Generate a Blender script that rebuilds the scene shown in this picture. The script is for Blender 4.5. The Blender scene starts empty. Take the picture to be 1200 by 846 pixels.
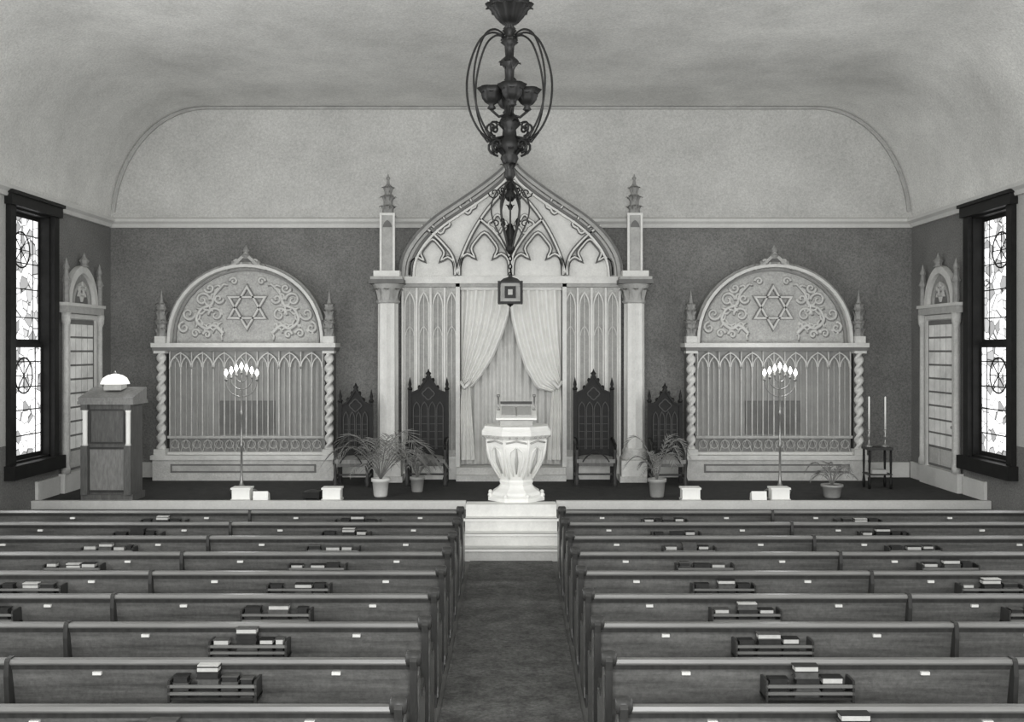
import bpy, math, random
from mathutils import Vector, Matrix
import bmesh
random.seed(7)
F=1180.0; H=2.88          # survey scale (px per unit slope) and eye height in metres
WY=17.6; WX=7.0; PH=0.66  # ark wall, half width of the room, platform height
def X(px,d): return (px-599.0)*d/F
def Z(py,d): return H-(py-410.0)*d/F
sc=bpy.context.scene
pi=math.pi
# ------------------------------------------------------------ materials
def mat(name,v,rough=0.6,var=0.12,scale=3.0,bump=0.0,bscale=30.0,metal=0.0,stretch=None,emit=0.0,spec=0.3,tint=(1.0,1.0,0.965),fine=0.0,fscale=30):
    m=bpy.data.materials.new(name); m.use_nodes=True
    nt=m.node_tree; b=nt.nodes['Principled BSDF']
    tc=nt.nodes.new('ShaderNodeTexCoord'); mp=nt.nodes.new('ShaderNodeMapping')
    nt.links.new(tc.outputs['Object'],mp.inputs[0])
    if stretch: mp.inputs['Scale'].default_value=stretch
    n=nt.nodes.new('ShaderNodeTexNoise'); n.inputs['Scale'].default_value=scale; n.inputs['Detail'].default_value=6
    n.inputs['Roughness'].default_value=0.65
    nt.links.new(mp.outputs[0],n.inputs['Vector'])
    r=nt.nodes.new('ShaderNodeValToRGB')
    a=v*(1-var); c=min(1,v*(1+var))
    r.color_ramp.elements[0].position=0.3; r.color_ramp.elements[1].position=0.7
    r.color_ramp.elements[0].color=(a*tint[0],a*tint[1],a*tint[2],1)
    r.color_ramp.elements[1].color=(c*tint[0],c*tint[1],c*tint[2],1)
    nt.links.new(n.outputs['Fac'],r.inputs[0]); col=r.outputs[0]
    if fine>0:
        n3=nt.nodes.new('ShaderNodeTexNoise'); n3.inputs['Scale'].default_value=fscale; n3.inputs['Detail'].default_value=3; n3.inputs['Roughness'].default_value=.8
        nt.links.new(tc.outputs['Object'],n3.inputs['Vector'])
        mr=nt.nodes.new('ShaderNodeMapRange'); mr.inputs[1].default_value=.3; mr.inputs[2].default_value=.7; mr.inputs[3].default_value=1-fine; mr.inputs[4].default_value=1+fine
        nt.links.new(n3.outputs['Fac'],mr.inputs[0])
        mx=nt.nodes.new('ShaderNodeMixRGB'); mx.blend_type='MULTIPLY'; mx.inputs[0].default_value=1
        nt.links.new(col,mx.inputs[1]); nt.links.new(mr.outputs[0],mx.inputs[2]); col=mx.outputs[0]
    nt.links.new(col,b.inputs['Base Color'])
    b.inputs['Roughness'].default_value=rough; b.inputs['Metallic'].default_value=metal
    b.inputs['Specular IOR Level'].default_value=spec
    if emit>0:
        nt.links.new(r.outputs[0],b.inputs['Emission Color']); b.inputs['Emission Strength'].default_value=emit
        m.cycles.emission_sampling='NONE'
    if bump>0:
        n2=nt.nodes.new('ShaderNodeTexNoise'); n2.inputs['Scale'].default_value=bscale; n2.inputs['Detail'].default_value=4
        nt.links.new(mp.outputs[0],n2.inputs['Vector'])
        bp=nt.nodes.new('ShaderNodeBump'); bp.inputs['Strength'].default_value=bump; bp.inputs['Distance'].default_value=0.02
        nt.links.new(n2.outputs['Fac'],bp.inputs['Height']); nt.links.new(bp.outputs[0],b.inputs['Normal'])
    return m
def glassmat(name,strength,scale=5.0):
    m=bpy.data.materials.new(name); m.use_nodes=True; nt=m.node_tree; b=nt.nodes['Principled BSDF']
    tc=nt.nodes.new('ShaderNodeTexCoord')
    v1=nt.nodes.new('ShaderNodeTexVoronoi'); v1.feature='DISTANCE_TO_EDGE'; v1.inputs['Scale'].default_value=scale
    v2=nt.nodes.new('ShaderNodeTexVoronoi'); v2.inputs['Scale'].default_value=scale
    for v in (v1,v2): nt.links.new(tc.outputs['Object'],v.inputs['Vector'])
    r1=nt.nodes.new('ShaderNodeValToRGB'); r1.color_ramp.elements[0].position=0.01; r1.color_ramp.elements[1].position=0.045
    r1.color_ramp.elements[0].color=(0.02,0.02,0.02,1)
    nt.links.new(v1.outputs['Distance'],r1.inputs[0])
    bw=nt.nodes.new('ShaderNodeRGBToBW'); nt.links.new(v2.outputs['Color'],bw.inputs[0])
    r2=nt.nodes.new('ShaderNodeValToRGB'); r2.color_ramp.elements[0].position=0.2; r2.color_ramp.elements[1].position=0.5
    r2.color_ramp.elements[0].color=(0.30,0.30,0.30,1)
    nt.links.new(bw.outputs[0],r2.inputs[0])
    mx=nt.nodes.new('ShaderNodeMixRGB'); mx.blend_type='MULTIPLY'; mx.inputs[0].default_value=1
    nt.links.new(r1.outputs[0],mx.inputs[1]); nt.links.new(r2.outputs[0],mx.inputs[2])
    b.inputs['Base Color'].default_value=(0.1,0.1,0.1,1)
    nt.links.new(mx.outputs[0],b.inputs['Emission Color']); b.inputs['Emission Strength'].default_value=strength
    m.cycles.emission_sampling='NONE'
    return m
M={}
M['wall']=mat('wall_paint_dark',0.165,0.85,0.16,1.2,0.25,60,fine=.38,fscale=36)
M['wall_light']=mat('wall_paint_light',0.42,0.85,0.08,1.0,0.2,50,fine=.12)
M['plaster_w']=mat('upper_wall_plaster',0.49,0.9,0.12,0.8,0.3,40,fine=.20,fscale=34)
M['plaster']=mat('ceiling_plaster',0.64,0.9,0.20,0.55,0.3,40,fine=.20,fscale=34)
M['trim']=mat('trim_plaster',0.56,0.6,0.06,3,fine=.06)
M['ark']=mat('ark_ivory_paint',0.56,0.6,0.12,5,0.5,45,fine=.14)
M['ark_hi']=mat('ark_raised_ivory',0.68,0.55,0.08,5,0.3,45,fine=.06)
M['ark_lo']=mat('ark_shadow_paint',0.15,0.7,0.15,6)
M['ark_mid']=mat('ark_recess_paint',0.38,0.7,0.15,6,0.3,40,fine=.1)
M['fig']=mat('carved_figure_stone',0.27,0.7,0.2,14,0.5,40)
M['scr']=mat('screen_ivory_paint',0.47,0.65,0.12,5,0.5,45,fine=.12)
M['scr_hi']=mat('screen_raised_ivory',0.56,0.6,0.08,5,0.3,45,fine=.06)
M['lun']=mat('lunette_ground',0.38,0.7,0.15,7,0.9,22,fine=.2)
M['rel']=mat('lunette_relief',0.52,0.7,0.12,7,0.5,25)
M['rel_lo']=mat('lunette_relief_shadow',0.22,0.7,0.12,7)  # dark tone for strips and copies that paint shadow around the lunette carving
M['screen_in']=mat('screen_recess_cloth',0.30,0.8,0.12,4)
M['curtain']=mat('curtain_satin',0.76,0.5,0.06,6)
M['curtain_b']=mat('curtain_back_velvet',0.58,0.7,0.1,4)
M['carpet']=mat('platform_carpet',0.038,0.95,0.25,6,0.4,120,fine=.2)
M['runner']=mat('aisle_runner',0.115,0.95,0.40,4,0.5,150,fine=.42,fscale=26)
M['floor']=mat('floor_boards',0.12,0.7,0.2,4,stretch=(6,1,1))
M['pew']=mat('pew_oak',0.100,0.30,0.45,2.0,0.15,40,stretch=(0.6,6,8),spec=0.55,fine=.22)
M['pew_cap']=mat('pew_cap_oak',0.14,0.33,0.25,3,stretch=(0.6,6,6),spec=0.55)
M['pew_rail']=mat('rack_rail_oak',0.15,0.42,0.25,3,stretch=(0.6,6,6),spec=0.4)
M['pew_end']=mat('pew_end_oak',0.034,0.4,0.3,6,stretch=(4,4,1))
M['dark']=mat('dark_walnut',0.013,0.5,0.3,10,spec=.2)
M['dark2']=mat('dark_walnut_relief',0.042,0.45,0.3,10,spec=.3)
M['wood']=mat('lectern_wood',0.10,0.45,0.3,6,stretch=(5,5,1))
M['wood_l']=mat('lectern_wood_panel',0.20,0.45,0.3,6,stretch=(5,5,1))
M['upholstery']=mat('chair_upholstery',0.20,0.8,0.2,12)
M['metal']=mat('aged_bronze',0.011,0.5,0.4,12,spec=0.3)
M['metal_hi']=mat('aged_bronze_relief',0.045,0.45,0.4,12,spec=.4)
M['brass']=mat('brass_grey',0.26,0.35,0.2,10,metal=0.6)
M['white']=mat('white_marble',0.86,0.45,0.05,5)
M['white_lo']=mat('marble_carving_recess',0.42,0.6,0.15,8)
M['steps']=mat('white_step_cloth',0.76,0.8,0.08,5,fine=.05)
M['book_d']=mat('book_cover_dark',0.018,0.6,0.3,20)
M['book_m']=mat('book_cover_mid',0.07,0.6,0.3,20)
M['book_l']=mat('book_pages',0.42,0.7,0.1,30)
M['card']=mat('card_paper',0.60,0.7,0.03,10)
M['leaf']=mat('palm_leaf',0.20,0.6,0.3,8)
M['pot']=mat('glazed_pot',0.62,0.4,0.1,8)
M['pot_g']=mat('grey_pot',0.30,0.5,0.1,8)
M['soil']=mat('soil',0.03,0.9,0.2,20)
M['glow']=mat('candle_bulb',0.95,0.5,0.0,5,emit=6.0)
M['lampglow']=mat('lamp_glass',0.85,0.5,0.0,5,emit=0.9)
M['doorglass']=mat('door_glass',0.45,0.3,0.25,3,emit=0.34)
M['stained']=glassmat('stained_glass',1.5,6.0)
# ------------------------------------------------------------ mesh builder
class MB:
    def __init__(s): s.v=[];s.f=[];s.m=[];s.s=[];s.mats=[]
    def mi(s,k):
        if k not in s.mats: s.mats.append(k)
        return s.mats.index(k)
    def add(s,vs,fs,k,sm=False):
        o=len(s.v); i=s.mi(k); s.v+=[tuple(v) for v in vs]
        for f in fs: s.f.append([a+o for a in f]); s.m.append(i); s.s.append(sm)
    def box(s,x0,x1,y0,y1,z0,z1,k):
        vs=[(x,y,z) for x in (x0,x1) for y in (y0,y1) for z in (z0,z1)]
        s.add(vs,[(0,1,3,2),(4,6,7,5),(0,4,5,1),(2,3,7,6),(0,2,6,4),(1,5,7,3)],k)
    def prism(s,pts,a,b,k,axis='y'):
        n=len(pts)
        if axis=='y': g=lambda p,t:(p[0],t,p[1])
        elif axis=='x': g=lambda p,t:(t,p[0],p[1])
        else: g=lambda p,t:(p[0],p[1],t)
        vs=[g(p,a) for p in pts]+[g(p,b) for p in pts]
        fs=[tuple(range(n)),tuple(range(2*n-1,n-1,-1))]+[(i,(i+1)%n,(i+1)%n+n,i+n) for i in range(n)]
        s.add(vs,fs,k)
    def strip(s,pts,w,y0,y1,k,closed=False):
        n=len(pts); L=[];R=[]
        for i in range(n):
            p=Vector(pts[i])
            a=Vector(pts[(i-1)%n]) if (i>0 or closed) else None
            b=Vector(pts[(i+1)%n]) if (i<n-1 or closed) else None
            d1=(p-a).normalized() if a is not None and (p-a).length>1e-9 else None
            d2=(b-p).normalized() if b is not None and (b-p).length>1e-9 else None
            if d1 is None: d1=d2
            if d2 is None: d2=d1
            t=(d1+d2); t=t.normalized() if t.length>1e-4 else d1
            nn=Vector((-t.y,t.x)); c=max(0.4,nn.dot(Vector((-d1.y,d1.x))))
            o=nn*(w/2/c); L.append(p+o); R.append(p-o)
        vs=[]
        for i in range(n):
            vs+=[(L[i].x,y0,L[i].y),(R[i].x,y0,R[i].y),(R[i].x,y1,R[i].y),(L[i].x,y1,L[i].y)]
        fs=[]
        for i in range(n if closed else n-1):
            a=4*i;b=4*((i+1)%n)
            for j in range(4): fs.append((a+j,a+(j+1)%4,b+(j+1)%4,b+j))
        if not closed: fs+=[(0,3,2,1),(4*n-4,4*n-3,4*n-2,4*n-1)]
        s.add(vs,fs,k)
    def tube(s,pts,r,k,n=6,closed=False):
        P=[Vector(p) for p in pts]; m=len(P)
        rr=r if isinstance(r,(list,tuple)) else [r]*m
        vs=[]; up=None
        for i in range(m):
            a=P[(i-1)%m] if (i>0 or closed) else P[i]
            b=P[(i+1)%m] if (i<m-1 or closed) else P[i]
            t=(b-a).normalized()
            if up is None:
                up=Vector((0,0,1)) if abs(t.z)<0.9 else Vector((1,0,0))
            u=(up-t*up.dot(t))
            if u.length<1e-4: u=Vector((1,0,0))-t*t.x
            u.normalize(); up=u; w=t.cross(u)
            for j in range(n):
                an=2*pi*j/n; vs.append(P[i]+(u*math.cos(an)+w*math.sin(an))*rr[i])
        fs=[]
        for i in range(m if closed else m-1):
            for j in range(n):
                a=i*n;b=((i+1)%m)*n
                fs.append((a+j,a+(j+1)%n,b+(j+1)%n,b+j))
        if not closed: fs+=[tuple(range(n))[::-1],tuple(range((m-1)*n,m*n))]
        s.add(vs,fs,k,True)
    def lathe(s,prof,c,k,n=16,smooth=True,rot=0.0,fn=None):
        vs=[];m=len(prof)
        for (r,z) in prof:
            for j in range(n):
                a=2*pi*j/n+rot; q=r*(fn(a,z) if fn else 1)
                vs.append((c[0]+q*math.cos(a),c[1]+q*math.sin(a),c[2]+z))
        fs=[(i*n+j,i*n+(j+1)%n,(i+1)*n+(j+1)%n,(i+1)*n+j) for i in range(m-1) for j in range(n)]
        fs+=[tuple(range(n))[::-1],tuple(range((m-1)*n,m*n))]
        s.add(vs,fs,k,smooth)
    def ball(s,c,r,k,n=8,sz=1.0):
        pr=[(max(0.001,r*math.sin(pi*i/6)),-r*sz*math.cos(pi*i/6)) for i in range(7)]
        s.lathe(pr,c,k,n)
    def leaf(s,c,a,r0,L,w,rise,k):
        ca,sa=math.cos(a),math.sin(a); vs=[]
        prof=[(0,0,.35),(.25,.45,.8),(.55,.85,1),(.9,1.0,.8),(1.15,.82,.15)]
        for (u,h,ww) in prof:
            r=r0+L*u
            for q in (-1,0,1):
                rr=r-(0.12*L if q==0 else 0)
                vs.append((c[0]+rr*ca-q*w*ww*sa,c[1]+rr*sa+q*w*ww*ca,c[2]+rise*h))
        fs=[(i*3+j,i*3+j+1,(i+1)*3+j+1,(i+1)*3+j) for i in range(4) for j in range(2)]
        s.add(vs,fs,k,True)
    def grid(s,fn,nu,nv,k):
        vs=[fn(i/nu,j/nv) for j in range(nv+1) for i in range(nu+1)]
        fs=[(j*(nu+1)+i,j*(nu+1)+i+1,(j+1)*(nu+1)+i+1,(j+1)*(nu+1)+i) for j in range(nv) for i in range(nu)]
        s.add(vs,fs,k,True)
    def mesh(s,name):
        me=bpy.data.meshes.new(name); me.from_pydata(s.v,[],s.f)
        for k in s.mats: me.materials.append(M[k])
        me.polygons.foreach_set('material_index',s.m); me.polygons.foreach_set('use_smooth',s.s)
        bm=bmesh.new(); bm.from_mesh(me); bmesh.ops.recalc_face_normals(bm,faces=bm.faces); bm.to_mesh(me); bm.free()
        me.update(); return me
    def obj(s,name,loc=(0,0,0),rz=0.0,parent=None):
        return inst(s.mesh(name),name,loc,rz,parent)
def inst(me,name,loc=(0,0,0),rz=0.0,parent=None):
    o=bpy.data.objects.new(name,me); o.location=loc; o.rotation_euler=(0,0,rz)
    sc.collection.objects.link(o)
    if parent: o.parent=parent
    return o
def garch(x0,x1,z0,h,n=8):
    w=x1-x0; h=max(h,w/2*1.001); R=(w*w/4+h*h)/w; mid=(x0+x1)/2
    a1=math.acos(max(-1,min(1,(mid-x0-R)/R)))
    L=[(x0+R+R*math.cos(pi+(a1-pi)*i/n), z0+R*math.sin(pi+(a1-pi)*i/n)) for i in range(n+1)]
    L=[(x,abs(z-z0)+z0) for x,z in L]
    return L+[(x0+x1-x,z) for x,z in reversed(L[:-1])]
def smooth(pts,k=6):
    out=[]; n=len(pts)
    for i in range(n-1):
        p0=Vector(pts[max(0,i-1)]);p1=Vector(pts[i]);p2=Vector(pts[i+1]);p3=Vector(pts[min(n-1,i+2)])
        for j in range(k):
            t=j/k
            out.append(tuple(0.5*((2*p1)+(p2-p0)*t+(2*p0-5*p1+4*p2-p3)*t*t+(-p0+3*p1-3*p2+p3)*t**3)))
    out.append(tuple(pts[-1])); return out
def spiral(cx,cz,r0,turns,a0,dirn=1,n=18):
    return [(cx+r0*(1-0.85*i/n)*math.cos(a0+dirn*turns*2*pi*i/n), cz+r0*(1-0.85*i/n)*math.sin(a0+dirn*turns*2*pi*i/n)) for i in range(n+1)]
# ------------------------------------------------------------ room shell
RY=-3.0; CH=7.13; CZ=5.09; CW=1.64
b=MB(); b.box(-WX-.3,WX+.3,RY,WY+.3,-.2,0,'floor'); b.obj('floor')
b=MB(); b.box(-.56,.56,RY+.2,13.70,0.0,.012,'runner'); b.obj('aisle_carpet_runner')
b=MB(); b.box(-WX-.3,WX+.3,WY,WY+.3,0,CZ,'wall'); 
arc=[(-WX+CW-CW*math.cos(t*pi/2/14), CZ+(CH-CZ)*math.sin(t*pi/2/14)) for t in range(15)]
prof=arc+[(-x,z) for x,z in reversed(arc)]
b.prism(prof,WY,WY+.3,'plaster_w'); b.obj('wall_back')
b=MB()
n=len(prof); outer=[(x*1.04,z+.25) for x,z in prof]
vs=[];fs=[]
ys=[RY+i*(WY-RY)/20 for i in range(21)]
for y in ys:
    for x,z in prof: vs.append((x,y,z))
for j in range(20):
    for i in range(n-1): fs.append((j*n+i,j*n+i+1,(j+1)*n+i+1,(j+1)*n+i))
b.add(vs,fs,'plaster',True)
vs=[];fs=[]
for y in (RY,WY):
    for x,z in outer: vs.append((x,y,z))
for i in range(n-1): fs.append((i,i+1,n+i+1,n+i))
b.add(vs,fs,'plaster',True)
me=b.mesh('ceiling'); inst(me,'ceiling')
# side walls with window openings
wins=[(14.10,15.28)]+[(a,a+1.12) for a in (10.6,7.0,3.4)]
WZ0,WZ1=1.27,4.90
def sidewall(sx,name):
    b=MB(); xa,xb=(sx*WX,sx*(WX+.3)) if sx>0 else (-WX-.3,-WX)
    edges=[RY]+[e for w in sorted(wins) for e in w]+[WY]
    for i in range(0,len(edges),2):
        y0,y1=edges[i],edges[i+1]
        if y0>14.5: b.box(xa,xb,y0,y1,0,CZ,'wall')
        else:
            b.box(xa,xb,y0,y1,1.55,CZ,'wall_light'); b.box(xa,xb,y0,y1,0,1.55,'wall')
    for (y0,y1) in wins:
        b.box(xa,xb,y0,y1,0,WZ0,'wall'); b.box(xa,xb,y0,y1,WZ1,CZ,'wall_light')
    b.obj(name)
sidewall(-1,'wall_left'); sidewall(1,'wall_right')
b=MB(); b.prism([(WY,CZ-.08),(WY-.05,CZ-.08),(WY-.07,CZ-.02),(WY-.12,CZ+.02),(WY-.12,CZ+.07),(WY,CZ+.10)],-WX,WX,'trim','x'); b.obj('trim_1')
for i,sx in enumerate((-1,1)):
    b=MB(); b.prism([(sx*WX,CZ-.08),(sx*(WX-.05),CZ-.08),(sx*(WX-.07),CZ-.02),(sx*(WX-.12),CZ+.02),(sx*(WX-.12),CZ+.07),(sx*WX,CZ+.10)],RY,WY-.12,'trim','y'); b.obj('trim_%d'%(i+2))
b=MB(); pr=[(x*0.992,z-.03) for x,z in prof if z>CZ+.12]; b.strip(pr,.04,WY-.05,WY,'ark_mid'); 
b.obj('trim_4')
# side-wall windows
def window(sx,y0,y1,idx):
    b=MB(); w=(y1-y0)/2
    o=.16; pr=-.07
    b.box(-w-o,-w,pr,.0,WZ0-.2,WZ1+.2,'dark'); b.box(w,w+o,pr,.0,WZ0-.2,WZ1+.2,'dark')
    b.box(-w-o-.04,w+o+.04,pr-.04,.0,WZ1,WZ1+.2,'dark'); b.box(-w-o-.05,w+o+.05,pr-.08,.0,WZ0-.2,WZ0,'dark')
    b.box(-w-o-.07,w+o+.07,pr-.07,.0,WZ1+.15,WZ1+.2,'dark')
    b.box(-w,-w+.03,0.0,.25,WZ0,WZ1,'dark'); b.box(w-.03,w,0.0,.25,WZ0,WZ1,'dark')
    b.box(-w,w,0.0,.25,WZ0,WZ0+.03,'dark'); b.box(-w,w,0.0,.25,WZ1-.03,WZ1,'dark')
    mid=WZ0+(WZ1-WZ0)*.47
    for (z0,z1,yy) in ((WZ0+.03,mid,.10),(mid,WZ1-.03,.14)):
        b.box(-w+.03,-w+.07,yy,yy+.04,z0,z1,'dark'); b.box(w-.07,w-.03,yy,yy+.04,z0,z1,'dark')
        b.box(-w+.07,w-.07,yy,yy+.04,z0,z0+.06,'dark'); b.box(-w+.07,w-.07,yy,yy+.04,z1-.06,z1,'dark')
        b.box(-w+.07,w-.07,yy+.015,yy+.03,z0+.06,z1-.06,'stained')
        for t in (.2,.42,.62,.84): 
            zz=z0+(z1-z0)*t; b.box(-w+.07,w-.07,yy+.009,yy+.016,zz-.008,zz+.008,'dark')
        for xx in (-w*.6,w*.6): b.box(xx-.008,xx+.008,yy+.009,yy+.016,z0+.06,z1-.06,'dark')
        ring=[(.26*math.cos(a*pi/12),z0+(z1-z0)*.72+.26*math.sin(a*pi/12)) for a in range(24)]
        b.strip(ring,.022,yy+.007,yy+.016,'dark',True)
        for j in range(4):
            a=j*pi/4; b.strip([(-.26*math.cos(a),z0+(z1-z0)*.72-.26*math.sin(a)),(.26*math.cos(a),z0+(z1-z0)*.72+.26*math.sin(a))],.012,yy+.007,yy+.016,'dark')
    b.obj('window_%d'%idx,(sx*(WX-.003),(y0+y1)/2,0),-sx*pi/2)
k=1
for sx in (-1,1):
    for (y0,y1) in wins: window(sx,y0,y1,k); k+=1
# arched side doors
def sidedoor(sx,idx):
    b=MB(); z0=PH
    b.box(-.72,.72,-.10,0,z0,z0+.30,'trim')
    b.box(-.60,.60,-.03,0,z0+.30,3.46,'scr')
    for q in (-1,1):
        b.lathe([(.07,0),(.07,.1),(.05,.14),(.045,2.3),(.07,2.36),(.075,2.5)],(q*.64,-.08,z0+.30),'scr',10)
        b.lathe([(.05,0),(.045,.3),(.07,.34),(.045,.4),(.03,.5),(.05,.54),(.001,.7)],(q*.63,-.08,3.62),'fig',6,False)
    b.box(-.72,.72,-.12,0,3.46,3.60,'ark_mid'); b.box(-.75,.75,-.14,0,3.57,3.62,'scr_hi')
    b.box(-.48,.48,-.05,-.03,z0+.32,3.36,'ark_lo')
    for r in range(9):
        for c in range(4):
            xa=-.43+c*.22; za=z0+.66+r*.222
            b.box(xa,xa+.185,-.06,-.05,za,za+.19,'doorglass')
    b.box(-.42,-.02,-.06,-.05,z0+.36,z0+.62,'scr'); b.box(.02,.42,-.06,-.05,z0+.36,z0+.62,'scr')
    b.ball((.455,-.07,z0+1.0),.025,'brass')
    b.strip([(-.52,z0+.3),(-.52,3.41),(.52,3.41),(.52,z0+.3)],.07,-.08,-.03,'scr_hi')
    lun=garch(-.50,.50,3.62,.56,12)
    b.prism(lun,-.03,0,'fig'); b.strip(lun,.12,-.09,0,'scr_hi')
    lun2=garch(-.30,.30,3.62,.34,8); b.strip(lun2,.05,-.06,-.02,'ark_mid'); b.prism(lun2,-.035,-.03,'ark_lo')
    for s0 in (pi/2,-pi/2):
        tri=[(.14*math.cos(s0+j*2*pi/3),3.82+.14*math.sin(s0+j*2*pi/3)) for j in range(3)]
        b.strip(tri,.025,-.07,-.03,'scr_hi',True)
    b.lathe([(.08,0),(.05,.05),(.08,.10),(.03,.16),(.001,.24)],(0,-.09,4.22),'fig',6,False)
    b.obj('door_%d'%idx,(sx*(WX-.006),16.28,0),-sx*pi/2)
sidedoor(-1,1); sidedoor(1,2)
# platform
b=MB(); b.box(-WX+.003,WX-.003,14.75,WY-.003,0,PH,'carpet'); b.box(-.65,.65,14.45,14.75,0,PH,'steps')
b.obj('platform_bimah')
b=MB()
for q in (-1,1):
    x0,x1=(.66,WX-.01) if q>0 else (-WX+.01,-.66)
    b.box(x0,x1,14.66,14.75,PH-.10,PH+.02,'trim'); b.box(x0,x1,14.70,14.75,0,PH-.10,'wood')
b.obj('trim_5')
b=MB()
for i in range(3):
    b.box(-.65,.65,13.72+.245*i,14.45,PH/4*i,PH/4*(i+1),'steps' if i else 'scr_hi'); b.box(-.67,.67,13.70+.245*i,13.76+.245*i,PH/4*(i+1)-.03,PH/4*(i+1),'white')
b.obj('altar_steps')
for sx,nm in ((-1,'left'),(1,'right')):
    b=MB(); xs=sorted((sx*(WX-.003),sx*(WX-.05))); b.box(xs[0],xs[1],14.8,15.50,PH,PH+.28,'trim'); b.box(xs[0],xs[1],17.06,WY-.06,PH,PH+.28,'trim'); b.obj('baseboard_'+nm)
b=MB()
for (a,c) in ((-WX+.06,X(178,17.3)),(X(394,17.3),X(436,17.3)),(X(762,17.3),X(802,17.3)),(X(1017,17.3),WX-.06)):
    b.box(a,c,WY-.05,WY-.003,PH,PH+.26,'trim')
b.obj('baseboard_back')
# ------------------------------------------------------------ central ark
D=17.2; WB=WY-.004
b=MB()
zb=PH
ztop=Z(330,D)
for q in (-1,1):
    xa,xb=sorted((q*.90,q*1.86))
    b.box(xa,xb,17.34,WB,zb,ztop,'ark')
    b.box(xa,xb,17.26,17.34,zb,zb+.34,'ark_hi'); b.box(xa,xb,17.23,17.34,zb+.34,zb+.40,'ark_hi')
    nb=4; w=(xb-xa)/nb
    for i in range(nb):
        x0=xa+i*w; 
        b.box(x0-.018,x0+.018,17.25,17.34,zb+.4,ztop-.1,'ark_hi')
        top=ztop-.42
        ga=garch(x0+.035,x0+w-.035,top,.24,6)
        b.prism([(x0+.04,zb+.5)]+ga+[(x0+w-.04,zb+.5)],17.325,17.342,'ark_mid')
        b.strip([(x0+.035,zb+.5)]+ga+[(x0+w-.035,zb+.5)],.022,17.28,17.34,'ark_hi')
        b.box(x0+w/2-.008,x0+w/2+.008,17.30,17.34,zb+.5,top+.2,'ark')
        b.strip(garch(x0+.05,x0+w-.05,top-.5,.16,5),.016,17.29,17.34,'ark')
    b.box(xb-.022,xb+.022,17.25,17.34,zb+.4,ztop-.1,'ark_hi')
b.box(-.90,.90,17.56,WB,zb,ztop,'curtain_b')
for q in (-1,1):
    xs=sorted((q*.88,q*.95)); b.box(xs[0],xs[1],17.22,17.56,zb,ztop,'ark_hi')
b.box(-.93,.93,17.0,17.56,zb,zb+.10,'ark')
b.box(-.93,.93,17.10,17.56,zb+.10,zb+.22,'ark')
b.box(-1.88,1.88,17.18,WB,Z(332,D),Z(324,D),'ark_hi'); b.box(-1.88,1.88,17.22,WB,Z(336,D),Z(332,D),'ark_mid')
hp=[(128,324),(126,306),(118,288),(104,270),(86,254),(64,239),(42,224),(22,209),(8,196),(0,182)]
hp=smooth(hp,4)
R=[(dx*D/F,Z(py,D)) for dx,py in hp]
full=R+[(-x,z) for x,z in reversed(R[:-1])]
b.prism(full,17.32,WB,'ark_hi')
b.strip(full,.10,17.17,17.40,'ark_mid')
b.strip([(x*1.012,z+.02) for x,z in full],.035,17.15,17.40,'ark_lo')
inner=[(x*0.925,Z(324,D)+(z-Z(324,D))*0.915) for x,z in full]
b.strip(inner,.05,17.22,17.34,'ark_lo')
inner=[(x*0.895,Z(324,D)+(z-Z(324,D))*0.88) for x,z in full]
b.strip(inner,.035,17.20,17.34,'ark_hi')
zs=Z(322,D)
def mir(pts): return [(-x,z) for x,z in pts]
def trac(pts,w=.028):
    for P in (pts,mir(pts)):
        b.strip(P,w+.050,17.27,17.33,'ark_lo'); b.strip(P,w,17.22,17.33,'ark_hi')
def off(pts): return smooth([((px-599)*D/F,Z(py,D)) for px,py in pts],5)
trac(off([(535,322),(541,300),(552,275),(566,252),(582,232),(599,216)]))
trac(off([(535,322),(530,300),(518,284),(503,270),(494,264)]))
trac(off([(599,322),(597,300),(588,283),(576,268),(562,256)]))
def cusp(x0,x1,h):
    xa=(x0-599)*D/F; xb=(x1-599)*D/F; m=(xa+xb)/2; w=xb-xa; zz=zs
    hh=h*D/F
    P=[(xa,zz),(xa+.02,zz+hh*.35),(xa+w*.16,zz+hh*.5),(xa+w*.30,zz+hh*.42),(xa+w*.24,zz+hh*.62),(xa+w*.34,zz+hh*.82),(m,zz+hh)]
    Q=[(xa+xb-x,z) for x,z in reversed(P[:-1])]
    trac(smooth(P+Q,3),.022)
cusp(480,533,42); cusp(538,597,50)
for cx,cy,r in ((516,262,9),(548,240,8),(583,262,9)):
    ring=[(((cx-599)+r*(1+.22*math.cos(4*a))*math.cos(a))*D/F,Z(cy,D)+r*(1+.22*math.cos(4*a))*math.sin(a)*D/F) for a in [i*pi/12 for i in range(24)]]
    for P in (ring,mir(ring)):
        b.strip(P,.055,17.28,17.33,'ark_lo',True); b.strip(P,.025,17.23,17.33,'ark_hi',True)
b.lathe([(.10,0),(.05,.08),(.12,.16),(.05,.24),(.07,.32),(.001,.5)],(0,17.3,Z(188,D)),'ark',8,False)
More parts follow.
